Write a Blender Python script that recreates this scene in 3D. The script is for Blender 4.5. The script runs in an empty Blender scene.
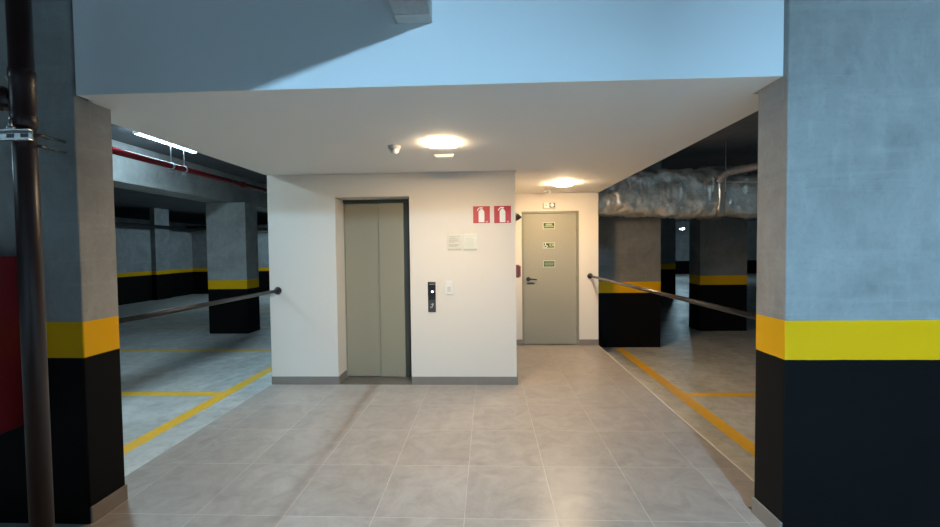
import bpy, bmesh, math, random
from mathutils import Vector, Matrix, noise
random.seed(7)
sc = bpy.context.scene
col = sc.collection

# ------------------------------------------------------------------ helpers
class MB:
    """Collects shapes in world coordinates, then links them as ONE mesh object."""
    def __init__(self):
        self.bm = bmesh.new()
    def _slot(self, verts, mi):
        fs = set()
        for v in verts:
            for f in v.link_faces:
                fs.add(f)
        for f in fs:
            f.material_index = mi
    def box(self, x0, x1, y0, y1, z0, z1, bev=0.0, mi=0, seg=2):
        r = bmesh.ops.create_cube(self.bm, size=1.0)
        vs = r['verts']
        for v in vs:
            v.co = Vector(((x0+x1)/2 + v.co.x*(x1-x0), (y0+y1)/2 + v.co.y*(y1-y0), (z0+z1)/2 + v.co.z*(z1-z0)))
        self._slot(vs, mi)
        if bev > 0:
            es = list({e for v in vs for e in v.link_edges})
            rr = bmesh.ops.bevel(self.bm, geom=es, offset=bev, segments=seg, profile=0.5, affect='EDGES')
            for f in rr['faces']:
                f.material_index = mi
        return self
    def cyl(self, p0, p1, r, r2=None, n=24, mi=0, cap=True):
        p0, p1 = Vector(p0), Vector(p1)
        d = p1 - p0
        m = Matrix.Translation((p0+p1)/2) @ d.to_track_quat('Z', 'Y').to_matrix().to_4x4()
        rr = bmesh.ops.create_cone(self.bm, cap_ends=cap, segments=n, radius1=r, radius2=r if r2 is None else r2, depth=d.length, matrix=m)
        self._slot(rr['verts'], mi)
        for v in rr['verts']:
            for f in v.link_faces:
                if len(f.verts) == 4:
                    f.smooth = True
        return self
    def lathe(self, origin, axis, prof, n=28, mi=0):
        origin = Vector(origin); q = Vector(axis).to_track_quat('Z', 'Y')
        rings = []
        for (r, h) in prof:
            rings.append([self.bm.verts.new(origin + q @ Vector((r*math.cos(2*math.pi*k/n), r*math.sin(2*math.pi*k/n), h))) for k in range(n)])
        for a, b in zip(rings, rings[1:]):
            for k in range(n):
                f = self.bm.faces.new((a[k], a[(k+1) % n], b[(k+1) % n], b[k])); f.smooth = True; f.material_index = mi
        for ring, rev in ((rings[0], True), (rings[-1], False)):
            f = self.bm.faces.new(ring[::-1] if rev else ring); f.material_index = mi
        return self
    def tube(self, pts, r, n=12, mi=0):
        pts = [Vector(p) for p in pts]; rings = []
        for i, p in enumerate(pts):
            d = (pts[min(i+1, len(pts)-1)] - pts[max(i-1, 0)]).normalized()
            q = d.to_track_quat('Z', 'Y')
            rr = r[i] if isinstance(r, (list, tuple)) else r
            rings.append([self.bm.verts.new(p + q @ Vector((rr*math.cos(2*math.pi*k/n), rr*math.sin(2*math.pi*k/n), 0))) for k in range(n)])
        for a, b in zip(rings, rings[1:]):
            for k in range(n):
                f = self.bm.faces.new((a[k], a[(k+1) % n], b[(k+1) % n], b[k])); f.smooth = True; f.material_index = mi
        self.bm.faces.new(rings[0][::-1]); self.bm.faces.new(rings[-1])
        return self
    def prism_y(self, pts, y0, y1, mi=0):
        """outline of (x, z) points pushed from y0 (front) to y1"""
        a = [self.bm.verts.new((x, y0, z)) for x, z in pts]
        b = [self.bm.verts.new((x, y1, z)) for x, z in pts]
        n = len(pts)
        fs = [self.bm.faces.new(a), self.bm.faces.new(b[::-1])]
        for k in range(n):
            fs.append(self.bm.faces.new((a[(k+1) % n], a[k], b[k], b[(k+1) % n])))
        for f in fs:
            f.material_index = mi
        return self
    def build(self, name, mats, parent=None, origin=None):
        bmesh.ops.recalc_face_normals(self.bm, faces=self.bm.faces[:])
        o3 = Vector(origin) if origin is not None else (Vector(parent.location) if parent is not None and parent.type == 'EMPTY' else Vector((0, 0, 0)))
        pw = Vector((0, 0, 0))
        p = parent
        while p is not None:
            pw += Vector(p.location); p = p.parent
        o3 = Vector(origin) if origin is not None else pw
        for v in self.bm.verts:
            v.co -= o3
        me = bpy.data.meshes.new(name)
        self.bm.to_mesh(me); self.bm.free()
        for m in (mats if isinstance(mats, (list, tuple)) else [mats]):
            me.materials.append(m)
        o = bpy.data.objects.new(name, me); col.objects.link(o)
        if parent is not None:
            o.parent = parent
            o.location = o3 - pw
        else:
            o.location = o3
        return o

def tag(o, label=None, cat=None, group=None, kind=None):
    if label: o['label'] = label
    if cat: o['category'] = cat
    if group: o['group'] = group
    if kind: o['kind'] = kind
    return o
def thing(name, label, cat, loc, group=None):
    o = bpy.data.objects.new(name, None); col.objects.link(o)
    o.location = loc; o.empty_display_size = .1
    return tag(o, label, cat, group)
def struct(o, label=None, cat=None):
    return tag(o, label, cat, kind='structure')

# ------------------------------------------------------------------ materials
def srgb(r, g, b):
    f = lambda c: (c/255/12.92) if c/255 <= .04045 else ((c/255+.055)/1.055)**2.4
    return (f(r), f(g), f(b), 1)

class N:
    """small node-graph builder"""
    def __init__(self, name):
        self.m = bpy.data.materials.new(name); self.m.use_nodes = True
        self.t = self.m.node_tree; self.t.nodes.clear()
        self.out = self.t.nodes.new('ShaderNodeOutputMaterial')
        self.b = self.t.nodes.new('ShaderNodeBsdfPrincipled')
        self.t.links.new(self.b.outputs[0], self.out.inputs[0])
    def new(self, ty): return self.t.nodes.new(ty)
    def link(self, a, b): self.t.links.new(a, b)
    def set(self, sock, v):
        if hasattr(v, 'node'): self.link(v, sock)
        else: sock.default_value = v
    def obj(self):
        return self.new('ShaderNodeTexCoord').outputs['Object']
    def sep(self, v):
        s = self.new('ShaderNodeSeparateXYZ'); self.link(v, s.inputs[0]); return s.outputs
    def math(self, op, a, b=0.0, c=None, clamp=False):
        n = self.new('ShaderNodeMath'); n.operation = op; n.use_clamp = clamp
        self.set(n.inputs[0], a); self.set(n.inputs[1], b)
        if c is not None: self.set(n.inputs[2], c)
        return n.outputs[0]
    def noise(self, vec, scale, detail=4, rough=.55, dist=0.0, sc3=None):
        if sc3:
            mp = self.new('ShaderNodeMapping'); mp.inputs['Scale'].default_value = sc3
            self.link(vec, mp.inputs[0]); vec = mp.outputs[0]
        n = self.new('ShaderNodeTexNoise'); self.link(vec, n.inputs['Vector'])
        n.inputs['Scale'].default_value = scale; n.inputs['Detail'].default_value = detail
        n.inputs['Roughness'].default_value = rough; n.inputs['Distortion'].default_value = dist
        return n.outputs['Fac']
    def ramp(self, fac, stops):
        n = self.new('ShaderNodeValToRGB'); self.link(fac, n.inputs[0])
        e = n.color_ramp.elements
        while len(e) < len(stops): e.new(.5)
        for k, (p, c) in enumerate(stops):
            e[k].position = p; e[k].color = c
        return n.outputs[0]
    def mix(self, fac, a, b):
        n = self.new('ShaderNodeMix'); n.data_type = 'RGBA'
        self.set(n.inputs[0], fac); self.set(n.inputs[6], a); self.set(n.inputs[7], b)
        return n.outputs[2]
    def mapr(self, v, a, b, c, d):
        n = self.new('ShaderNodeMapRange'); self.set(n.inputs[0], v)
        for k, x in enumerate((a, b, c, d)): n.inputs[k+1].default_value = x
        return n.outputs[0]
    def bump(self, h, strength=.2, dist=.01):
        n = self.new('ShaderNodeBump'); n.inputs['Strength'].default_value = strength
        n.inputs['Distance'].default_value = dist; self.link(h, n.inputs['Height'])
        self.link(n.outputs[0], self.b.inputs['Normal'])
    def done(self, color=None, rough=None, metal=None, spec=None):
        if color is not None: self.set(self.b.inputs['Base Color'], color)
        if rough is not None: self.set(self.b.inputs['Roughness'], rough)
        if metal is not None: self.set(self.b.inputs['Metallic'], metal)
        if spec is not None: self.set(self.b.inputs['Specular IOR Level'], spec)
        return self.m
    def band(self, v, a, b):
        return self.math('MULTIPLY', self.math('GREATER_THAN', v, a), self.math('LESS_THAN', v, b))

def plain(name, c, rough=.5, metal=0.0, var=.06, scale=30, bump=0.0):
    n = N(name); o = n.obj()
    f = n.noise(o, scale, 3)
    lo = tuple(x*(1-var) for x in c[:3]) + (1,); hi = tuple(min(1, x*(1+var)) for x in c[:3]) + (1,)
    if bump: n.bump(f, bump, .004)
    return n.done(n.mix(f, lo, hi), n.mapr(f, 0, 1, rough*.9, min(1, rough*1.1)), metal)

def emit(name, c, s):
    n = N(name); n.done((.8, .8, .8, 1), .4)
    n.b.inputs['Emission Color'].default_value = c
    n.b.inputs['Emission Strength'].default_value = s
    return n.m

M = {}
# white paint (plaster, rolled)
def paint(name, c, bump=.06):
    n = N(name); o = n.obj()
    f = n.noise(o, 260, 2); g = n.noise(o, 1.3, 4)
    n.bump(f, bump, .003)
    return n.done(n.mix(g, tuple(x*.96 for x in c[:3])+(1,), c), .75)
M['wall'] = paint('white_wall_paint', (.735, .672, .598, 1))
M['ceil'] = paint('white_ceiling_paint', (.82, .785, .745, 1), .03)
M['fascia'] = paint('white_fascia_paint', (.78, .79, .80, 1), .04)
M['gap'] = plain('grey_shadow_gap', (.10, .095, .09, 1), .8)

# porcelain floor tiles, cement look, 0.5475 x 0.6235 m
def tile_mat():
    n = N('cement_look_porcelain_tile'); o = n.obj(); s = n.sep(o)
    TX, TY, X0, Y0 = .5475, .6235, .9425, 3.7505
    u = n.math('DIVIDE', n.math('SUBTRACT', s[0], X0), TX)
    v = n.math('DIVIDE', n.math('SUBTRACT', s[1], Y0), TY)
    fu = n.math('ABSOLUTE', n.math('SUBTRACT', u, n.math('ROUND', u)))
    fv = n.math('ABSOLUTE', n.math('SUBTRACT', v, n.math('ROUND', v)))
    gx = n.math('LESS_THAN', n.math('MULTIPLY', fu, TX), .0022)
    gy = n.math('LESS_THAN', n.math('MULTIPLY', fv, TY), .0020)
    grout = n.math('MAXIMUM', gx, gy)
    cmb = n.new('ShaderNodeCombineXYZ')
    n.link(n.math('FLOOR', u), cmb.inputs[0]); n.link(n.math('FLOOR', v), cmb.inputs[1])
    wn = n.new('ShaderNodeTexWhiteNoise'); n.link(cmb.outputs[0], wn.inputs['Vector'])
    off = n.new('ShaderNodeVectorMath'); off.operation = 'MULTIPLY_ADD'
    n.link(wn.outputs['Color'], off.inputs[0]); off.inputs[1].default_value = (9, 9, 9); n.link(o, off.inputs[2])
    a = n.noise(off.outputs[0], 4.6, 6, .62, 1.1)
    b = n.noise(off.outputs[0], 13, 6, .7, 1.0)
    c = n.ramp(a, [(.28, (.252, .222, .199, 1)), (.5, (.312, .276, .249, 1)), (.72, (.370, .331, .301, 1))])
    c = n.mix(n.math('MULTIPLY', n.mapr(b, .45, .70, 0, 1), .28), c, (.42, .388, .362, 1))
    tint = n.mapr(wn.outputs['Value'], 0, 1, .93, 1.05)
    hs = n.new('ShaderNodeHueSaturation'); n.link(c, hs.inputs['Color']); n.link(tint, hs.inputs['Value']); c = hs.outputs[0]
    gn = n.mapr(n.noise(o, 3.0, 3), .35, .65, .5, 1)
    c = n.mix(n.math('MULTIPLY', grout, gn), c, (.54, .50, .455, 1))
    n.bump(n.math('SUBTRACT', 1.0, grout), .15, .002)
    r = n.mapr(a, .3, .7, .31, .36)
    return n.done(c, n.math('ADD', r, n.math('MULTIPLY', grout, .3)), 0, .42)
M['tile'] = tile_mat()
M['skirt'] = plain('grey_tile_skirting', (.225, .194, .168, 1), .45, 0, .12, 9)
M['edge'] = plain('pale_edge_trim', (.50, .47, .43, 1), .6, 0, .15, 18)

# garage slab: power-trowelled concrete with painted yellow bay lines
def garage_floor():
    n = N('painted_garage_concrete'); o = n.obj(); s = n.sep(o)
    a = n.noise(o, .9, 7, .62, 1.0, (1, .55, 1)); b = n.noise(o, 7, 6, .65, .4)
    c = n.ramp(a, [(.30, (.37, .355, .332, 1)), (.5, (.48, .467, .442, 1)), (.68, (.62, .61, .59, 1))])
    c = n.mix(n.mapr(b, .42, .72, 0, .40), c, (.15, .142, .132, 1))
    wob = n.math('MULTIPLY', n.math('SUBTRACT', n.noise(o, 6, 2), .5), .015)
    x = n.math('ADD', s[0], wob); y = n.math('ADD', s[1], wob)
    ms = None
    rects = [(-3.46, -3.30, 1.0, 17.0), (2.29, 2.44, 1.0, 7.85), (2.43, 7.6, 5.29, 5.42)]
    rects += [(-8.2, -3.40, yy, yy+.15) for yy in (2.85, 5.25, 7.65, 10.05, 12.45)]
    rects += [(-12.7, -8.2, 11.6, 11.72)]
    for x0, x1, y0, y1 in rects:
        r = n.math('MULTIPLY', n.band(x, x0, x1), n.band(y, y0, y1))
        ms = r if ms is None else n.math('MAXIMUM', ms, r)
    wear = n.mapr(n.noise(o, 30, 5, .7), .28, .46, .35, 1)
    c = n.mix(n.math('MULTIPLY', ms, wear), c, (.80, .43, .02, 1))
    n.bump(b, .08, .004)
    return n.done(c, n.mapr(b, .3, .7, .28, .5))
M['garage'] = garage_floor()
M['drive'] = plain('driveway_concrete', (.33, .325, .31, 1), .6, 0, .3, 3, .1)

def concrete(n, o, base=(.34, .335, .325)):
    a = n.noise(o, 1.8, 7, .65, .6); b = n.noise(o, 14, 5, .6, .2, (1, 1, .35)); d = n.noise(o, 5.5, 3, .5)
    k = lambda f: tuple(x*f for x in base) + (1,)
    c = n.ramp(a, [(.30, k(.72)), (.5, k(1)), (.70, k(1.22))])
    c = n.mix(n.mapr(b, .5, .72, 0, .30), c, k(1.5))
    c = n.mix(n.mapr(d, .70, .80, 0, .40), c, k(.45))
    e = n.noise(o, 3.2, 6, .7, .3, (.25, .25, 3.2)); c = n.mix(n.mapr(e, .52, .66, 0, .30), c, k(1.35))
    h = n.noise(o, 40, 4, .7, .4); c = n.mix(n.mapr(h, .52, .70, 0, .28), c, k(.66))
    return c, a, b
def raw_concrete(name, base=(.34, .335, .325)):
    n = N(name); o = n.obj(); c, a, b = concrete(n, o, base); n.bump(b, .18, .006)
    return n.done(c, .8)
M['conc'] = raw_concrete('raw_concrete')
M['slab_dark'] = raw_concrete('unlit_ceiling_concrete', (.13, .135, .15))  # slab grey darkened in colour so the garage ceiling looks unlit
M['slab'] = raw_concrete('formed_slab_concrete', (.30, .30, .30))
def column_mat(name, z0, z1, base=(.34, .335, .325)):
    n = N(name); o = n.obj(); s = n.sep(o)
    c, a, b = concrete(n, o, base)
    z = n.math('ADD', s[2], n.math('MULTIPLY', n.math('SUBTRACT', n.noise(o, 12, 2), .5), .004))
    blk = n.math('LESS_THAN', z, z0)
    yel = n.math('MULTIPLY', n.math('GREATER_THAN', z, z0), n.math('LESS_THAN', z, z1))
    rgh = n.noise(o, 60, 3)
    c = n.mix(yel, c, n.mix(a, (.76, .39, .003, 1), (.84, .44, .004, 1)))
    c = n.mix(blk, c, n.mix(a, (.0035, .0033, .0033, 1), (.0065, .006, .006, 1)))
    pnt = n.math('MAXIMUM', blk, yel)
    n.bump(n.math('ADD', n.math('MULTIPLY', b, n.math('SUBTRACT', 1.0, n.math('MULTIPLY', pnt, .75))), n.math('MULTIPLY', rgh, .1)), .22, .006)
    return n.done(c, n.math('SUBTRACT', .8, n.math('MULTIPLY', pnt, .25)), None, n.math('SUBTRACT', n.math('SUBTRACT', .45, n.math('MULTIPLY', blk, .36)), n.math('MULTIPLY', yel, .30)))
M['col_near'] = column_mat('column_paint_near', 1.210, 1.421, (.285, .28, .27))
M['col_far'] = column_mat('column_paint_far', 1.0, 1.2)
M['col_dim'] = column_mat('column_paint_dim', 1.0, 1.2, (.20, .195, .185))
M['wall_band'] = column_mat('garage_wall_paint', 0.98, 1.13, (.30, .305, .305))
M['wall_dado'] = column_mat('garage_dado_paint', .88, .881, (.33, .33, .33))

M['lift_panel'] = plain('olive_lift_panel', (.335, .300, .215, 1), .45, .15, .04, 60)
M['lift_frame'] = plain('dark_lift_jamb', (.085, .08, .062, 1), .45, .3, .05, 40)
M['threshold'] = plain('grey_granite_threshold', (.13, .12, .105, 1), .4, 0, .3, 160)
M['steel'] = plain('brushed_steel', (.55, .53, .50, 1), .32, 1.0, .1, 90)
M['galv'] = plain('galvanised_steel', (.62, .64, .66, 1), .38, 1.0, .15, 60)
M['door'] = plain('sage_grey_door_paint', (.315, .303, .243, 1), .45, 0, .04, 20)
M['door_frame'] = plain('sage_grey_frame_paint', (.235, .228, .172, 1), .45, 0, .05, 20)
M['black'] = plain('black_plastic', (.012, .012, .012, 1), .28, 0, .1, 40)
M['black_bar'] = plain('black_bar_paint', (.012, .0115, .0115, 1), .36, 0, .15, 40)
M['brown_bar'] = plain('dark_bronze_bar_paint', (.05, .036, .028, 1), .26, .35, .15, 40)
M['dkgrey'] = plain('charcoal_plastic', (.05, .05, .05, 1), .4, 0, .1, 40)
M['white_pl'] = plain('white_plastic', (.74, .72, .68, 1), .4, 0, .03, 40)
M['grey_pl'] = plain('pale_grey_plastic', (.45, .44, .42, 1), .4, 0, .05, 40)
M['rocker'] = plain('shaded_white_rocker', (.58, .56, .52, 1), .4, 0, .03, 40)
M['red_sign'] = plain('red_sign_print', (.46, .012, .010, 1), .45, 0, .06, 40)
M['white_print'] = plain('white_sign_print', (.80, .78, .74, 1), .5, 0, .03, 40)
M['green_sign'] = plain('green_sign_print', (.030, .075, .030, 1), .5, 0, .1, 40)
M['green_lt'] = plain('pale_green_print', (.36, .42, .26, 1), .5, 0, .05, 40)
M['plaque'] = plain('brushed_plaque_metal', (.66, .585, .45, 1), .40, .5, .08, 120)
M['engrave'] = plain('engraved_letter_fill', (.24, .20, .14, 1), .5, .3, .1, 60)
M['red_pipe'] = plain('red_pipe_paint', (.22, .012, .016, 1), .25, 0, .12, 12)
M['riser'] = plain('dark_oxide_red_pipe_paint', (.026, .009, .008, 1), .36, 0, .3, 9)
M['red_cab'] = plain('red_cabinet_enamel', (.22, .008, .014, 1), .38, 0, .08, 6)
M['dkred'] = plain('dark_red_plastic', (.40, .075, .045, 1), .4, 0, .1, 30)
M['horn'] = plain('dark_brown_plastic', (.035, .022, .014, 1), .4, 0, .1, 30)
M['pale_pipe'] = plain('pale_grey_conduit', (.62, .60, .54, 1), .5, 0, .1, 20)
M['dark_pipe'] = plain('dark_drain_pipe', (.03, .03, .032, 1), .5, 0, .1, 20)
def foil():
    n = N('crinkled_foil_insulation'); o = n.obj()
    a = n.noise(o, 7, 3, .5, 1.0); b = n.noise(o, 20, 2, .5, .8)
    n.bump(n.math('ADD', a, n.math('MULTIPLY', b, .35)), .55, .03)
    c = n.ramp(a, [(.3, (.62, .58, .52, 1)), (.65, (.86, .82, .75, 1))])
    return n.done(c, n.mapr(b, .3, .7, .30, .38), .7)
M['foil'] = foil()
M['tape'] = plain('silver_tape', (.60, .56, .50, 1), .32, .9, .15, 40, .3)
M['flex'] = plain('pinkish_flexible_duct', (.48, .36, .31, 1), .42, .5, .18, 25, .4)

COOL = (.38, .71, 1.0, 1); WARM = (1.0, .735, .44, 1); COOL2 = (.55, .84, 1.0, 1)
S_FRONT, S_LEFT, S_NEAR, S_RIGHT, S_FAR, S_BACK_FILL, S_SIDE, S_BAY, S_P1, S_P2 = 1500, 22, 420, 50, 300, 190, 26, 14, 220, 230
M['e_p1'] = emit('lit_warm_panel', WARM, S_P1)
M['e_p2'] = emit('lit_warm_downlight', WARM, S_P2)
for k, s in (('front', S_FRONT), ('left', S_LEFT), ('near', S_NEAR), ('right', S_RIGHT), ('far', S_FAR), ('back_fill', S_BACK_FILL), ('side', S_SIDE), ('bay', S_BAY)):
    M['e_'+k] = emit('lit_cool_tube_'+k, COOL if k == 'front' else COOL2, s)
M['e_btn'] = emit('lit_call_button', (.9, .95, 1, 1), 1.6)

# ------------------------------------------------------------------ setting
G = -.22          # garage floor level, the lobby platform is z = 0
ZC = 2.505        # lobby ceiling
ZG = 3.32         # garage ceiling
XL, XR, E1, D, D2, D0 = -2.612, .331, 1.815, 5.04, 7.127, 2.39
CLX, CRX = -2.367, 1.585          # inner faces of the two near columns
LY0, LY1, RY0, RY1 = 2.405, 2.655, 2.35, 2.605

m = MB()
m.box(CLX+.001, CRX-.001, 2.336, 2.66, G, 0).box(XL, E1-.022, 2.66, D2, G, 0)
struct(m.build('floor', M['tile']), 'grey cement-look tiled lobby floor raised above the garage slab', 'floor')
m = MB(); m.box(E1-.022, E1, 2.66, D2, G, .002, .003)
struct(m.build('trim_1', M['edge']), 'pale edging strip along the right edge of the tiled floor', 'trim')
m = MB(); m.box(-18, 22, -6, 30, G-.2, G)
struct(m.build('floor_garage', M['garage']), 'concrete garage floor with worn yellow bay lines', 'floor')
m = MB(); m.box(-18, CLX, -6, LY0-.002, G, -.003).box(CLX, CRX, -6, 2.335, G, -.003).box(CRX, 22, -6, RY0-.002, G, -.003)
struct(m.build('floor_driveway', M['drive']), 'concrete driveway in front of the tiled floor', 'floor')
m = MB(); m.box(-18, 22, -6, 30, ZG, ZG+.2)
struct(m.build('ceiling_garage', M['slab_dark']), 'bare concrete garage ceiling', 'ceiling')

# lift wall: one block with a door recess
OX0, OX1, OZ, RY = -1.797, -.915, 2.232, 5.31
m = MB()
m.box(XL, OX0, D, 7.277, G, 2.565).box(OX1, XR, D, 7.277, G, 2.565)
m.box(OX0, OX1, D, 7.277, OZ, 2.565).box(OX0, OX1, RY+.09, 7.277, G, OZ)
struct(m.build('wall_lift', M['wall']), 'white painted wall around the lift door', 'wall')
# rear wall with a door opening
DX0, DX1, DZ = .566, 1.500, 2.214
m = MB()
m.box(XR, DX0, D2, 7.277, G, 2.565).box(DX1, E1, D2, 7.277, G, 2.565).box(DX0, DX1, D2, 7.277, DZ, 2.565)
struct(m.build('wall_rear', M['wall']), 'white painted end wall around the grey green door', 'wall')
# lobby ceiling with a thin shadow gap at the walls
m = MB()
m.box(CLX+.001, CRX-.001, 2.5005, 2.66, ZC, 2.565).box(-2.335, CRX-.001, D0, 2.5005, ZC, ZC+.006).box(XL, E1, 2.66, D-.014, ZC, 2.565).box(XR+.014, E1, D-.014, D2-.014, ZC, 2.565)
struct(m.build('ceiling', M['ceil']), 'low white plasterboard ceiling over the lobby', 'ceiling')
m = MB(); m.box(XL, E1, 2.66, 7.277, 2.566, 2.60)
struct(m.build('ceiling_backing', M['gap']), 'dark gap behind the edge of the white ceiling', 'ceiling')
m = MB(); m.box(-2.335, CRX-.001, D0, 2.50, ZC+.0065, ZG)
struct(m.build('wall_fascia', M['fascia']), 'pale upright fascia above the lobby ceiling edge', 'wall')
# baseboards
BT, BH = .012, .095
m = MB(); m.box(XL, OX0+BT, D-BT, D, 0, BH, .002).box(OX0, OX0+BT, D, RY-.002, 0, BH, .002)
struct(m.build('baseboard_lift_left', M['skirt']), 'grey tile skirting left of the lift door', 'baseboard')
m = MB(); m.box(OX1, XR+BT, D-BT, D, 0, BH, .002).box(XR, XR+BT, D, D2, 0, BH, .002)
struct(m.build('baseboard_lift_right', M['skirt']), 'grey tile skirting right of the lift door', 'baseboard')
m = MB(); m.box(XR+BT+.001, DX0-.001, D2-BT, D2, 0, BH, .002).box(DX1+.001, E1, D2-BT, D2, 0, BH, .002)
struct(m.build('baseboard_rear', M['skirt']), 'grey tile skirting beside the grey green door', 'baseboard')

# lift door
d1 = struct(MB().box(OX0+.001, OX1-.001, RY+.062, RY+.088, 0.001, OZ-.001).build('door_1', M['lift_frame']), 'olive grey two panel lift door in the white wall', 'door')
MB().box(OX0+.014, -1.340, RY+.030, RY+.055, .012, 2.190, .003).build('door_panel', M['lift_panel'], d1)
MB().box(-1.350, -1.040, RY+.004, RY+.028, .012, 2.190, .003).build('door_panel', M['lift_panel'], d1)
MB().box(OX0+.002, OX0+.012, RY+.020, RY+.060, .004, 2.190, .002).build('side_jamb', M['lift_panel'], d1)
MB().box(-1.036, OX1-.001, RY+.012, RY+.060, .004, 2.190, .002) \
    .box(OX0+.002, OX1-.001, RY+.002, RY+.060, 2.193, OZ-.002, .002).build('door_frame', M['lift_frame'], d1)
MB().box(OX0+BT+.002, OX1-.002, D-.004, RY-.03, 0.0005, .006, .001).build('threshold', M['threshold'], d1)
s_ = MB()
for k in range(3):
    s_.box(OX0+BT+.002, OX1-.002, RY-.028+k*.011, RY-.020+k*.011, .0005, .008)
s_.build('sill_rail', M['steel'], d1)

# hinged door on the rear wall
d2 = struct(MB().box(DX0+.036, DX1-.036, D2+.022, D2+.064, .006, DZ-.036, .002).build('door_2', M['door']), 'grey green hinged door with three green signs', 'door')
MB().box(DX0+.001, DX0+.034, D2-.006, D2+.10, .001, DZ-.001, .003).box(DX1-.034, DX1-.001, D2-.006, D2+.10, .001, DZ-.001, .003) \
    .box(DX0+.034, DX1-.034, D2-.006, D2+.10, DZ-.034, DZ-.001, .003).box(DX0+.034, DX1-.034, D2+.066, D2+.10, .001, DZ-.034).build('door_frame', M['door_frame'], d2)
HX, HZ, HY = .672, 1.098, D2+.022
h_ = MB()
h_.cyl((HX, HY, HZ), (HX, HY-.014, HZ), .034).cyl((HX, HY-.012, HZ), (HX, HY-.055, HZ), .012)
h_.tube([(HX-.004, HY-.05, HZ), (HX+.03, HY-.055, HZ), (HX+.08, HY-.055, HZ-.004), (HX+.135, HY-.052, HZ-.010)], [.013, .013, .011, .010])
h_.build('door_handle', M['black'], d2)
MB().box(HX-.02, HX+.10, HY-.008, HY, HZ-.085, HZ-.062, .004).cyl((HX, HY-.002, HZ-.073), (HX, HY-.012, HZ-.073), .014).build('lock_plate', M['dkgrey'], d2)
hg = MB()
for z in (.28, 1.1, 1.93):
    hg.cyl((DX1-.036, D2+.014, z-.05), (DX1-.036, D2+.014, z+.05), .007, n=12)
hg.build('hinge', M['door_frame'], d2)

# garage shell
m = MB(); m.box(-13.1, -12.9, -6, 18.3, G, 2.47)
struct(m.build('wall_left', M['wall_band'], origin=(0, 0, G)), 'far left garage wall with yellow and black bands', 'wall')
m = MB(); m.box(-12.9, -.5, 18.3, 18.5, G, 2.47)
struct(m.build('wall_back_left', M['wall_band'], origin=(0, 0, G)), 'far garage wall behind the left column', 'wall')
m = MB(); m.box(-12.9, -12.72, 16.0, 16.75, G, 3.32)
struct(m.build('trim_2', M['wall_band'], origin=(0, 0, G)), 'pilaster on the far left garage wall', 'trim')
m = MB(); m.box(-18, 22, 29.6, 30, G, ZG)
struct(m.build('wall_back', M['wall_dado'], origin=(0, 0, G)), 'far garage wall beyond the right hand columns', 'wall')
m = MB(); m.box(21.6, 22, -6, 29.6, G, ZG)
struct(m.build('wall_right', M['wall_dado'], origin=(0, 0, G)), 'far right garage wall', 'wall')
m = MB(); m.box(-18, 21.6, -6, -5.6, -.003, ZG)
struct(m.build('wall_front', M['wall_dado'], origin=(0, 0, G)), 'garage wall behind the viewer', 'wall')
m = MB(); m.box(-18, -17.7, -5.6, 29.6, G, ZG)
struct(m.build('wall_far_left', M['slab'], origin=(0, 0, G)), 'outer left garage wall', 'wall')

# ------------------------------------------------------------------ columns
def column(label, x0, x1, y0, y1, top, mat, skirt=None):
    o = (round((x0+x1)/2, 3), round((y0+y1)/2, 3), G)
    c = MB().box(x0, x1, y0, y1, G, top, .008).build('concrete_column', mat, origin=o)
    tag(c, label, 'column', 'banded concrete columns')
    if skirt:
        MB().box(*skirt, .002).build('skirting', M['skirt'], c)
    return c
column('near left concrete column behind the dark red riser pipe', -3.45, CLX, LY0, LY1, ZG, M['col_near'],
       (CLX, CLX+.013, LY0, LY1, 0.0, .098))
column('big near right concrete column with yellow and black bands at the picture edge', CRX, 3.05, RY0, RY1, ZG, M['col_near'],
       (CRX-.013, CRX, RY0, RY1, 0.0, .098))
column('bluish concrete column out in the left parking bay', -6.22, -5.33, 9.30, 9.80, 2.698, M['col_far'])
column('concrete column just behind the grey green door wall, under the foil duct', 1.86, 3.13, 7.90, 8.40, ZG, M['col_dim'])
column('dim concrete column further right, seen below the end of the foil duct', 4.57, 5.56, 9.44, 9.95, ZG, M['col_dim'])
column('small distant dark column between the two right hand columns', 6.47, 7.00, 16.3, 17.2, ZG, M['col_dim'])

# beams
b = MB().box(-.485, -.29, -5.6, 2.30, 2.845, ZG, .006).build('concrete_beam', M['conc'], origin=(-.39, -1.6, 2.86))
tag(b, 'concrete downstand beam meeting the pale fascia overhead', 'beam')
MB().box(-.485, -.29, 2.30, D0-.001, 2.843, ZG, .004).build('plaster_collar', M['edge'], b)
b = MB().box(-6.2, -5.64, -5.6, 18.2, 2.70, ZG, .008).build('concrete_beam', M['conc'], origin=(-5.8, 6, 2.7))
tag(b, 'long concrete beam above the left parking bay and its column', 'beam')

m = MB(); m.box(-.85, -.20, -.95, -.02, -.003, 2.844, .006)  # unseen pier, added to block the front lamp from the left column
struct(m.build('shade_pier', M['slab']), 'unseen concrete pier added beside the viewer to shade the near left column', 'wall')
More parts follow.
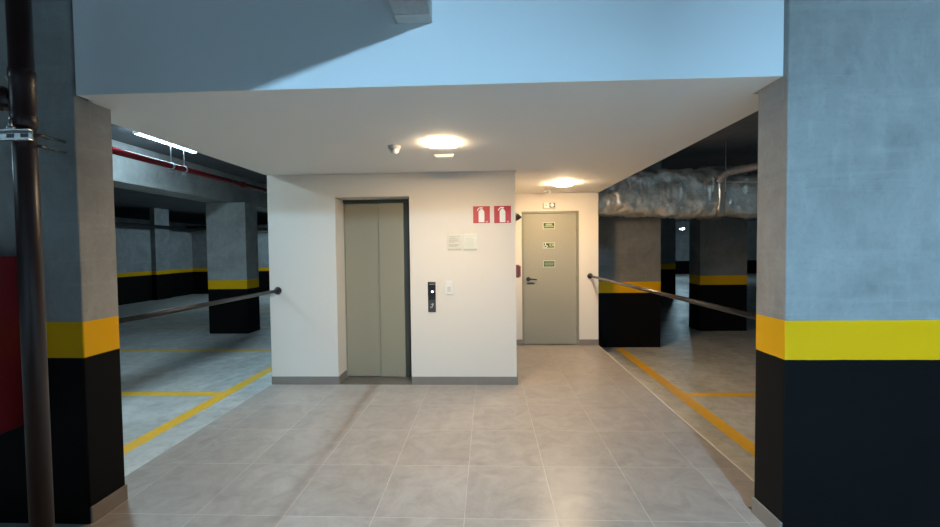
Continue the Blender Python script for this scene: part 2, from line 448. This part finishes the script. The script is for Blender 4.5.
# ------------------------------------------------------------------ lamps
def tube_lamp(label, x, y0, y1, z, key, drop=0.0, group='cool white tube lamps', nm='ceiling_tube_lamp'):
    r = thing(nm, label, 'lamp', (x, (y0+y1)/2, z), group)
    top = z + .07
    MB().box(x-.045, x+.045, y0, y1, z+.045, top, .004).build('housing', M['white_pl'], r)
    MB().box(x-.033, x+.033, y0+.02, y1-.02, z, z+.0445).build('diffuser', M['e_'+key], r)
    for ya, yb in ((y0, y0+.02), (y1-.02, y1)):
        MB().box(x-.036, x+.036, ya, yb, z-.003, z+.045, .003).build('end_cap', M['white_pl'], r)
    if drop:
        for yy in (y0+.2, y1-.2):
            MB().cyl((x, yy, top), (x, yy, ZG), .006, n=8).build('suspension_rod', M['galv'], r)
    return r
tube_lamp('cool white tube lamp glowing on the left garage ceiling', -4.83, 5.78, 7.0, ZG-.072, 'left')
tube_lamp('cool white tube lamp on the ceiling in front of the pale fascia', .95, -2.7, -1.5, ZG-.072, 'front')
tube_lamp('cool white tube lamp on the left garage ceiling, hidden behind the near left column', -4.68, 4.3, 5.03, ZG-.072, 'near')
tube_lamp('suspended cool white tube lamp over the front left bay', -5.32, 2.2, 3.4, 2.70, 'bay', drop=1)
tube_lamp('cool white tube lamp on the ceiling left of the driveway', -5.2, -.9, .3, ZG-.072, 'side')
tube_lamp('added cool white fill lamp, unseen behind the lift block', -7.5, 15.9, 17.1, ZG-.072, 'back_fill')  # hidden lamp added to brighten the far left garage walls
tube_lamp('cool white tube lamp on the ceiling over the right bay', 8.6, 4.2, 5.4, ZG-.072, 'right')
tube_lamp('tiny far lamp glowing beyond the right hand columns', 11.25, 25.0, 25.6, 2.62, 'far', drop=1)

# lobby lights
r = thing('ceiling_light', 'bright warm square ceiling light in front of the lift', 'light', (-.375, 3.66, ZC))
MB().box(-.490, -.260, 3.545, 3.775, ZC-.006, ZC, .002).build('frame', M['white_pl'], r)
MB().box(-.487, -.263, 3.548, 3.772, ZC-.015, ZC-.0065).build('diffuser', M['e_p1'], r)
r = thing('ceiling_light', 'warm ceiling light near the grey green door', 'light', (1.06, 6.02, ZC))
MB().lathe((1.06, 6.02, ZC), (0, 0, -1), [(.118, 0), (.118, .006)]).build('frame', M['white_pl'], r)
MB().lathe((1.06, 6.02, ZC-.0065), (0, 0, -1), [(.115, 0), (.112, .030)], 18).build('diffuser', M['e_p2'], r)
# flat fitting behind the lit panel
r = thing('ceiling_emergency_light', 'unlit flat white rectangular fitting just behind the square ceiling light', 'light', (-.40, 4.14, ZC))
MB().box(-.495, -.305, 4.08, 4.20, ZC-.024, ZC, .005).build('housing', M['white_pl'], r)
MB().box(-.48, -.32, 4.09, 4.19, ZC-.030, ZC-.0245, .003).build('lens', M['white_print'], r)
# motion sensor
r = thing('ceiling_motion_sensor', 'small domed motion sensor on the ceiling left of the square light', 'sensor', (-.80, 3.74, ZC))
MB().lathe((-.80, 3.74, ZC), (0, 0, -1), [(.055, 0), (.055, .012), (.050, .026), (.043, .030)]).build('base', M['grey_pl'], r)
MB().lathe((-.80, 3.74, ZC-.0305), (.25, 0, -1), [(.040, 0), (.039, .012), (.034, .024), (.024, .034), (.010, .039)]).build('dome_lens', M['white_pl'], r)
r = thing('smoke_detector', 'tiny white detector on the ceiling close to the grey green door wall', 'sensor', (.93, 6.80, ZC))
MB().lathe((.93, 6.80, ZC), (0, 0, -1), [(.05, 0), (.05, .012), (.045, .02)]).build('base', M['white_pl'], r)
MB().lathe((.93, 6.80, ZC-.0205), (0, 0, -1), [(.036, 0), (.034, .014), (.022, .022)]).build('sensing_head', M['grey_pl'], r)

# ------------------------------------------------------------------ items on the lift wall
def ext_sign(label, x0, x1, z0, z1):
    y = D
    r = thing('extinguisher_sign', label, 'sign', ((x0+x1)/2, y, z0), 'red extinguisher signs')
    MB().box(x0-.004, x1+.004, y-.003, y, z0-.004, z1+.004, .001).build('backing', M['white_print'], r)
    MB().box(x0, x1, y-.0045, y-.0031, z0, z1).build('red_panel', M['red_sign'], r)
    W, H = x1-x0, z1-z0
    P = lambda u, v: (x0+u*W, z0+v*H)
    p = MB()
    out = [(.335, .05), (.665, .05), (.67, .10), (.67, .66), (.645, .73), (.59, .785), (.555, .81), (.555, .845), (.445, .845), (.445, .81), (.41, .785), (.355, .73), (.33, .66), (.33, .10)]
    p.prism_y([P(*q) for q in out], y-.0062, y-.0047)
    p.prism_y([P(*q) for q in [(.40, .862), (.58, .862), (.60, .93), (.42, .935), (.33, .90), (.27, .83), (.22, .74), (.265, .72), (.32, .80), (.37, .855)]], y-.0062, y-.0047)
    p.build('pictogram', M['white_print'], r)
    t = MB()
    for k, w in enumerate((.15, .12)):
        a = P(.75, .115-k*.045); t.prism_y([a, (a[0]+w*W, a[1]), (a[0]+w*W, a[1]-.022*H), (a[0], a[1]-.022*H)], y-.0055, y-.0047)
    t.build('small_print', M['white_print'], r)
ext_sign('red extinguisher sign, the left one of the pair on the lift wall', -.164, .033, 1.905, 2.102)
ext_sign('red extinguisher sign, the right one at the corner of the lift wall', .081, .278, 1.903, 2.103)

def plaque(label, x0, x1, z0, z1, rows):
    y = D
    r = thing('metal_plaque', label, 'plaque', ((x0+x1)/2, y, z0), 'engraved plaques on the lift wall')
    MB().box(x0, x1, y-.006, y, z0, z1, .002).build('plate', M['plaque'], r)
    e = MB()
    for (u0, u1, v, t) in rows:
        e.box(x0+u0*(x1-x0), x0+u1*(x1-x0), y-.0068, y-.0061, z0+v*(z1-z0), z0+(v+t)*(z1-z0))
    e.build('engraving', M['engrave'], r)
    for u in (.06, .94):
        for v in (.05, .95):
            MB().cyl((x0+u*(x1-x0), y-.006, z0+v*(z1-z0)), (x0+u*(x1-x0), y-.0095, z0+v*(z1-z0)), .0045, n=10).build('screw_cap', M['steel'], r)
plaque('engraved metal plaque with darker lines, left of the two', -.467, -.300, 1.588, 1.780,
       [(.12, .88, .86, .02), (.10, .60, .76, .018), (.10, .80, .70, .018), (.10, .72, .62, .018), (.10, .86, .56, .018), (.10, .50, .50, .018), (.10, .84, .36, .018), (.10, .76, .30, .018), (.10, .64, .24, .018), (.05, .95, .07, .03)])
plaque('engraved metal plaque with fainter lines, right of the two', -.278, -.117, 1.587, 1.781,
       [(.12, .88, .87, .012), (.14, .62, .72, .010), (.14, .78, .64, .010), (.14, .70, .56, .010), (.14, .80, .46, .010), (.14, .66, .38, .010), (.14, .74, .28, .010), (.05, .95, .06, .03)])

r = thing('lift_call_panel', 'slim black lift call panel beside the lift door', 'panel', (-.66, D, .865))
MB().box(-.706, -.614, D-.014, D, .865, 1.222, .003).build('back_plate', M['dkgrey'], r)
MB().box(-.703, -.617, D-.0175, D-.0141, 1.010, 1.219, .002).build('glass_face', M['black'], r)
MB().lathe((-.652, D-.0176, 1.108), (0, -1, 0), [(.014, 0), (.014, .003), (.011, .0045)]).build('call_button', M['e_btn'], r)
g = MB()
for (x, w) in ((-.684, .012), (-.668, .010), (-.654, .016), (-.634, .008)):
    g.box(x, x+w, D-.0182, D-.0176, 1.192, 1.200)
g.build('small_lettering', M['grey_pl'], r)
g = MB()
g.prism_y([(-.672, .955), (-.660, .968), (-.642, .970), (-.640, .952), (-.650, .932), (-.658, .915), (-.664, .915), (-.660, .935), (-.655, .950), (-.662, .952)], D-.0152, D-.0141)
g.prism_y([(-.676, .936), (-.668, .936), (-.668, .912), (-.676, .912)], D-.0152, D-.0141)
g.build('emblem', M['grey_pl'], r)

r = thing('light_switch', 'white switch plate right of the black call panel', 'switch', (-.454, D, 1.072))
MB().box(-.497, -.412, D-.009, D, 1.072, 1.232, .004).build('face_plate', M['white_pl'], r)
MB().box(-.476, -.433, D-.0135, D-.0092, 1.105, 1.165, .002).build('rocker', M['rocker'], r)

# corridor side wall
r = thing('alarm_horn', 'dark alarm horn on the corridor wall above the red box', 'alarm', (XR, 5.30, 1.99))
MB().lathe((XR, 5.30, 1.99), (1, 0, 0), [(.054, 0), (.054, .020), (.048, .028)]).build('base', M['horn'], r)
MB().lathe((XR+.0305, 5.30, 1.99), (1, 0, 0), [(.046, 0), (.038, .022), (.022, .044), (.010, .060)]).build('horn_cone', M['horn'], r)
r = thing('call_point', 'small dark red fire alarm box on the corridor wall', 'alarm', (XR, 5.30, 1.25))
MB().box(XR, XR+.055, 5.235, 5.365, 1.250, 1.402, .004).build('box_body', M['dkred'], r)
MB().box(XR+.0555, XR+.072, 5.245, 5.355, 1.262, 1.390, .003).build('cover', M['dkred'], r)

# ------------------------------------------------------------------ items on the rear door
DY = D2+.022
def door_sign(label, x0, x1, z0, z1, kind):
    r = thing('door_sign', label, 'sign', ((x0+x1)/2, DY, z0), 'green signs on the door')
    W, H = x1-x0, z1-z0
    MB().box(x0-.006, x1+.006, DY-.003, DY, z0-.006, z1+.006, .001).build('backing', M['white_print'], r)
    MB().box(x0, x1, DY-.0045, DY-.0031, z0, z1).build('green_panel', M['green_sign'], r)
    B = lambda mb, u0, u1, v0, v1: mb.box(x0+u0*W, x0+u1*W, DY-.0058, DY-.0047, z0+v0*H, z0+v1*H)
    p = MB()
    if kind == 0:
        B(p, .22, .78, .62, .84); B(p, .16, .86, .40, .52)
        B(p, 0, 1, .24, .34)
        p.build('lettering', M['green_lt'], r)
    elif kind == 1:
        cx, cz = x0+.20*W, z0
        q = lambda u, v: (x0+u*W, z0+v*H)
        # wheelchair: head, back, seat, leg, wheel ring
        p.lathe((x0+.17*W, DY-.0047, z0+.86*H), (0, -1, 0), [(.009, 0), (.009, .001)], 12)
        p.prism_y([q(.14, .76), q(.20, .76), q(.22, .52), q(.33, .50), q(.42, .20), q(.37, .17), q(.29, .42), q(.15, .44)], DY-.0058, DY-.0047)
        n = 20; cxw, czw = x0+.19*W, z0+.33*H
        for k in range(n-4):
            a0, a1 = 2.2+2*math.pi*k/n, 2.2+2*math.pi*(k+1)/n
            R0, R1 = .017, .024
            p.prism_y([(cxw+R0*math.cos(a0), czw+R0*math.sin(a0)), (cxw+R1*math.cos(a0), czw+R1*math.sin(a0)), (cxw+R1*math.cos(a1), czw+R1*math.sin(a1)), (cxw+R0*math.cos(a1), czw+R0*math.sin(a1))], DY-.0058, DY-.0047)
        p.build('wheelchair_pictogram', M['white_print'], r)
        e = MB(); B(e, .54, .97, .28, .88)
        e.build('pale_panel', M['green_lt'], r)
        e = MB()
        x0_, z0_ = x0, z0
        e.lathe((x0+.74*W, DY-.0059, z0+.78*H), (0, -1, 0), [(.006, 0), (.006, .001)], 10)
        e.prism_y([q(.68, .70), q(.78, .72), q(.84, .60), q(.80, .58), q(.76, .64), q(.74, .52), q(.82, .42), q(.80, .32), q(.77, .32), q(.76, .42), q(.69, .48), q(.64, .38), q(.58, .38), q(.58, .42), q(.63, .44), q(.68, .56), q(.62, .60), q(.62, .64)], DY-.0068, DY-.0059)
        e.build('running_figure', M['green_sign'], r)
    else:
        B(p, .08, .92, .64, .74); B(p, .05, .95, .44, .54); B(p, .12, .88, .24, .34)
        p.build('lettering', M['green_lt'], r)
door_sign('top green sign with pale text on the grey green door', .925, 1.105, 1.930, 2.025, 0)
door_sign('middle green sign with a white wheelchair on the grey green door', .925, 1.105, 1.612, 1.690, 1)
door_sign('lowest green striped text sign on the grey green door', .925, 1.105, 1.300, 1.392, 2)

r = thing('emergency_light', 'white emergency unit on the wall above the grey green door', 'light', (1.015, D2, 2.258))
MB().box(.916, 1.114, D2-.05, D2, 2.258, 2.350, .006).build('housing', M['white_pl'], r)
MB().box(1.014, 1.106, D2-.054, D2-.0502, 2.266, 2.342, .002).build('lamp_panel', M['dkgrey'], r)
MB().lathe((1.060, D2-.0542, 2.306), (0, -1, 0), [(.031, 0), (.030, .008), (.018, .014)]).build('round_lens', M['white_print'], r)
MB().box(.930, .996, D2-.0525, D2-.0502, 2.272, 2.338, .002).build('label_panel', M['white_print'], r)
MB().box(.950, .976, D2-.0535, D2-.0526, 2.294, 2.318, .001).build('indicator', M['grey_pl'], r)

# ------------------------------------------------------------------ guard bars
def guard_bar(label, p0, p1, mat, rad=.020):
    r = thing('guard_bar', label, 'rail', p0, 'guard bars between wall and column')
    p0, p1 = Vector(p0), Vector(p1); d = (p1-p0).normalized()
    MB().cyl(p0+d*.012, p1-d*.012, rad).build('bar', mat, r)
    MB().lathe(p0, d, [(.046, 0), (.046, .008), (.030, .014), (.028, .04), (.022, .045)]).build('wall_flange', M['black_bar'], r)
    MB().lathe(p1, -d, [(.046, 0), (.046, .008), (.030, .014), (.028, .04), (.022, .045)]).build('column_flange', M['black_bar'], r)
guard_bar('black guard bar across the left opening, from lift wall to column', (-2.512, D, 1.130), (-2.452, LY1, 1.150), M['black_bar'])
guard_bar('dark guard bar across the right opening, from door wall to column', (1.680, D2, 1.142), (1.668, RY1, 1.160), M['brown_bar'])

# ------------------------------------------------------------------ riser pipe at the left edge
PX, PY, PR = -1.998, 1.80, .041
r = thing('riser_pipe', 'dark red upright riser pipe at the left edge of the picture', 'pipe', (PX, PY, 0))
MB().cyl((PX, PY, -.003), (PX, PY, ZG-.001), PR, n=36).build('pipe_shaft', M['riser'], r)
MB().lathe((PX, PY, 2.15), (0, 0, 1), [(PR+.001, 0), (PR+.005, .003), (PR+.005, .05), (PR+.003, .055), (PR+.003, .19), (PR+.005, .195), (PR+.005, .24), (PR+.001, .245)]).build('tee_fitting', M['riser'], r)
MB().lathe((PX-.03, PY, 2.275), (-1, 0, 0), [(.040, 0), (.042, .05), (.052, .055), (.052, .09), (.040, .095), (.040, 1.10)]).build('branch_pipe', M['riser'], r)
c = MB(); zz = 2.100
r = thing('pipe_clamp', 'pale perforated steel strap clamping the dark red riser pipe', 'clamp', (PX, PY-PR, zz))
c.box(-2.60, -1.905, PY-PR-.012, PY-PR-.008, zz-.022, zz+.022, .002)
c.box(-2.60, -1.905, PY-PR-.028, PY-PR-.012, zz+.018, zz+.022).box(-2.60, -1.905, PY-PR-.028, PY-PR-.012, zz-.022, zz-.018)
cl = c.build('strut_channel', M['galv'], r)
for k in range(9):
    xa = -1.925-.062*k
    MB().box(xa-.032, xa, PY-PR-.0135, PY-PR-.0121, zz-.008, zz+.008, .0006).build('slot', M['black'], cl)
MB().cyl((-1.99, PY-PR-.02, zz+.02), (-1.99, PY-PR-.02, zz+.065), .006, n=10).cyl((-1.99, PY-PR-.02, zz+.024), (-1.99, PY-PR-.02, zz+.036), .013, n=6).build('clamp_bolt', M['galv'], cl)
for dz in (0, -.06):
    MB().cyl((PX+.052, PY+.01, 2.118+dz*.8), (-2.43, LY0, 2.245+dz), .007, n=10).build('threaded_rod', M['black'], r)

# hydrant cabinet on the column, left edge
r = thing('hydrant_cabinet', 'red hydrant cabinet behind the riser pipe at the left edge', 'cabinet', (-3.0, LY0, .60))
MB().box(-3.35, -2.72, 2.215, LY0-.001, .600, 1.590, .004).build('cabinet_body', M['red_cab'], r)
dd = MB().box(-3.335, -2.735, 2.200, 2.2145, .615, 1.575, .003).build('cabinet_door', M['red_cab'], r)
MB().box(-2.80, -2.77, 2.185, 2.1995, 1.06, 1.14, .003).build('latch', M['black'], dd)

# ------------------------------------------------------------------ left garage pipes
SX, SZ, SR = -4.72, 2.90, .045
r = thing('sprinkler_pipe', 'red sprinkler pipe hanging under the left garage ceiling', 'pipe', (SX, 6.3, SZ))
MB().cyl((SX, -3, SZ), (SX, 15, SZ), SR, n=28).build('pipe_shaft', M['red_pipe'], r)
for y in (2.6, 8.2, 12):
    MB().cyl((SX, y-.05, SZ), (SX, y+.05, SZ), SR+.012, n=28).build('coupling', M['red_pipe'], r)
for y in (3.2, 6.30, 6.58, 9.6):
    h = MB().cyl((SX, y, SZ+SR+.01), (SX, y, ZG), .007, n=8).build('hanger_rod', M['galv'], r)
    MB().cyl((SX, y-.014, SZ), (SX, y+.014, SZ), SR+.008, n=24).cyl((SX, y, SZ-SR-.006), (SX, y, SZ-SR-.05), .020, .032, n=16).build('hanger_clamp', M['galv'], h)
def far_pipe(label, p0, p1, rad, mat):
    o = MB().cyl(p0, p1, rad, n=16).build('conduit', mat, origin=p0)
    tag(o, label, 'pipe', 'pipes along the far left wall')
far_pipe('pale conduit along the top of the far left wall', (-12.86, 18.24, 2.50), (-5.0, 18.24, 2.50), .06, M['pale_pipe'])
far_pipe('dark pipe just above the pale conduit on the far wall', (-12.86, 17.9, 2.66), (-5.0, 17.9, 2.66), .08, M['dark_pipe'])
far_pipe('dark pipe running along the far left side wall', (-12.75, 2, 2.60), (-12.75, 17.7, 2.60), .08, M['dark_pipe'])

# ------------------------------------------------------------------ foil duct on the right
r = thing('foil_duct', 'silver foil wrapped air duct under the right garage ceiling', 'duct', (3.8, 7.58, 2.13))
def duct_bm(x0, x1, yc, zc, hy, hz, amp, seed, nx):
    bm = MB(); b_ = bm.bm; n = 72; rings = []
    for i in range(nx+1):
        x = x0+(x1-x0)*i/nx; ring = []
        for k in range(n):
            a = 2*math.pi*k/n; ca, sa = math.cos(a), math.sin(a)
            y = math.copysign(abs(ca)**.55, ca)*hy; z = math.copysign(abs(sa)**.60, sa)*hz
            v = Vector((x*2.3+seed, y*2.6, z*2.6))
            w = noise.fractal(v*2.0, .9, 2.0, 3)*amp + .018*(abs(noise.noise(v*5.0))-.25)
            sag = -.035*max(0, -sa)*(1+math.sin(x*2.1+seed))
            edge = min(1.0, min(i, nx-i)/4+.75)
            ring.append(b_.verts.new((x, yc+(y+ca*w)*edge, zc+(z+sa*w)*edge+sag)))
        rings.append(ring)
    for p, q in zip(rings, rings[1:]):
        for k in range(n):
            f = b_.faces.new((p[k], p[(k+1) % n], q[(k+1) % n], q[k])); f.smooth = True
    b_.faces.new(rings[0][::-1]); b_.faces.new(rings[-1])
    return bm
duct_bm(1.835, 3.86, 7.595, 2.545, .285, .385, .040, 0.3, 90).build('duct_wrap', M['foil'], r)
duct_bm(3.93, 8.2, 7.60, 2.48, .27, .325, .035, 4.1, 120).build('duct_wrap', M['foil'], r)
duct_bm(3.83, 3.965, 7.60, 2.52, .302, .40, .018, 7.0, 8).build('tape_band', M['tape'], r)
for x in (3.92, 6.2):
    MB().cyl((x, 7.27, 2.5), (x, 7.27, ZG), .008, n=8).cyl((x, 7.27, 2.14), (x, 7.27, 2.5), .006, n=8).build('hanger_rod', M['galv'], r)
MB().cyl((3.92, 7.255, 2.66), (8.0, 7.255, 2.66), .010, n=8).build('support_rail', M['galv'], r)
f = thing('flexible_duct', 'pinkish flexible duct lying above the foil duct, beside the right column', 'duct', (3.85, 7.2, 2.78))
pts = [(3.80, 7.235, 2.66), (3.815, 7.19, 2.74), (3.90, 7.16, 2.80), (4.05, 7.10, 2.83), (4.4, 6.95, 2.88), (5.0, 6.7, 2.97), (5.7, 6.4, 3.03)]
fine = []
for a, c in zip(pts, pts[1:]):
    for k in range(8):
        fine.append(Vector(a).lerp(Vector(c), k/8))
fine.append(Vector(pts[-1]))
MB().tube(fine, [.062+.006*math.sin(i*2.1) for i in range(len(fine))], 16).build('hose', M['flex'], f)
MB().cyl((5.69, 6.40, 3.03), (5.73, 6.385, 3.032), .075, n=20).cyl((5.7, 6.4, 3.08), (5.7, 6.4, ZG), .007, n=8).build('hose_hanger', M['galv'], f)

# ------------------------------------------------------------------ world, camera, view
w = bpy.data.worlds.new('World'); sc.world = w; w.use_nodes = True
bg = w.node_tree.nodes['Background']; bg.inputs[0].default_value = (.55, .68, .8, 1); bg.inputs[1].default_value = .022

cam = bpy.data.cameras.new('camera'); co = bpy.data.objects.new('camera', cam); col.objects.link(co)
F_PX, YAW, PIT, ROL, H = 430.0, .0409, .0328, -.0111, 1.6
cam.sensor_fit = 'HORIZONTAL'; cam.sensor_width = 36; cam.lens = F_PX/940*36
cam.clip_start = .05; cam.clip_end = 200
cy, sy, cp, sp = math.cos(YAW), math.sin(YAW), math.cos(PIT), math.sin(PIT)
Fv = Vector((-sy*cp, cy*cp, -sp)); Rv = Vector((cy, sy, 0)); Uv = Rv.cross(Fv)
R2 = Rv*math.cos(ROL)+Uv*math.sin(ROL); U2 = Uv*math.cos(ROL)-Rv*math.sin(ROL)
mat = Matrix((R2, U2, -Fv)).transposed().to_4x4(); mat.translation = (0, 0, H)
co.matrix_world = mat
sc.camera = co
sc.view_settings.view_transform = 'Standard'; sc.view_settings.look = 'None'
sc.view_settings.gamma = 1.0; sc.view_settings.exposure = 0.5; sc.view_settings.use_curve_mapping = False
sc.cycles.use_denoising = True; sc.cycles.denoiser = 'OPENIMAGEDENOISE'
sc.cycles.denoising_input_passes = 'RGB_ALBEDO_NORMAL'; sc.cycles.denoising_prefilter = 'ACCURATE'
sc.cycles.use_adaptive_sampling = False
sc.cycles.max_bounces = 10; sc.cycles.diffuse_bounces = 6; sc.cycles.glossy_bounces = 4
sc.cycles.sample_clamp_indirect = 6.0
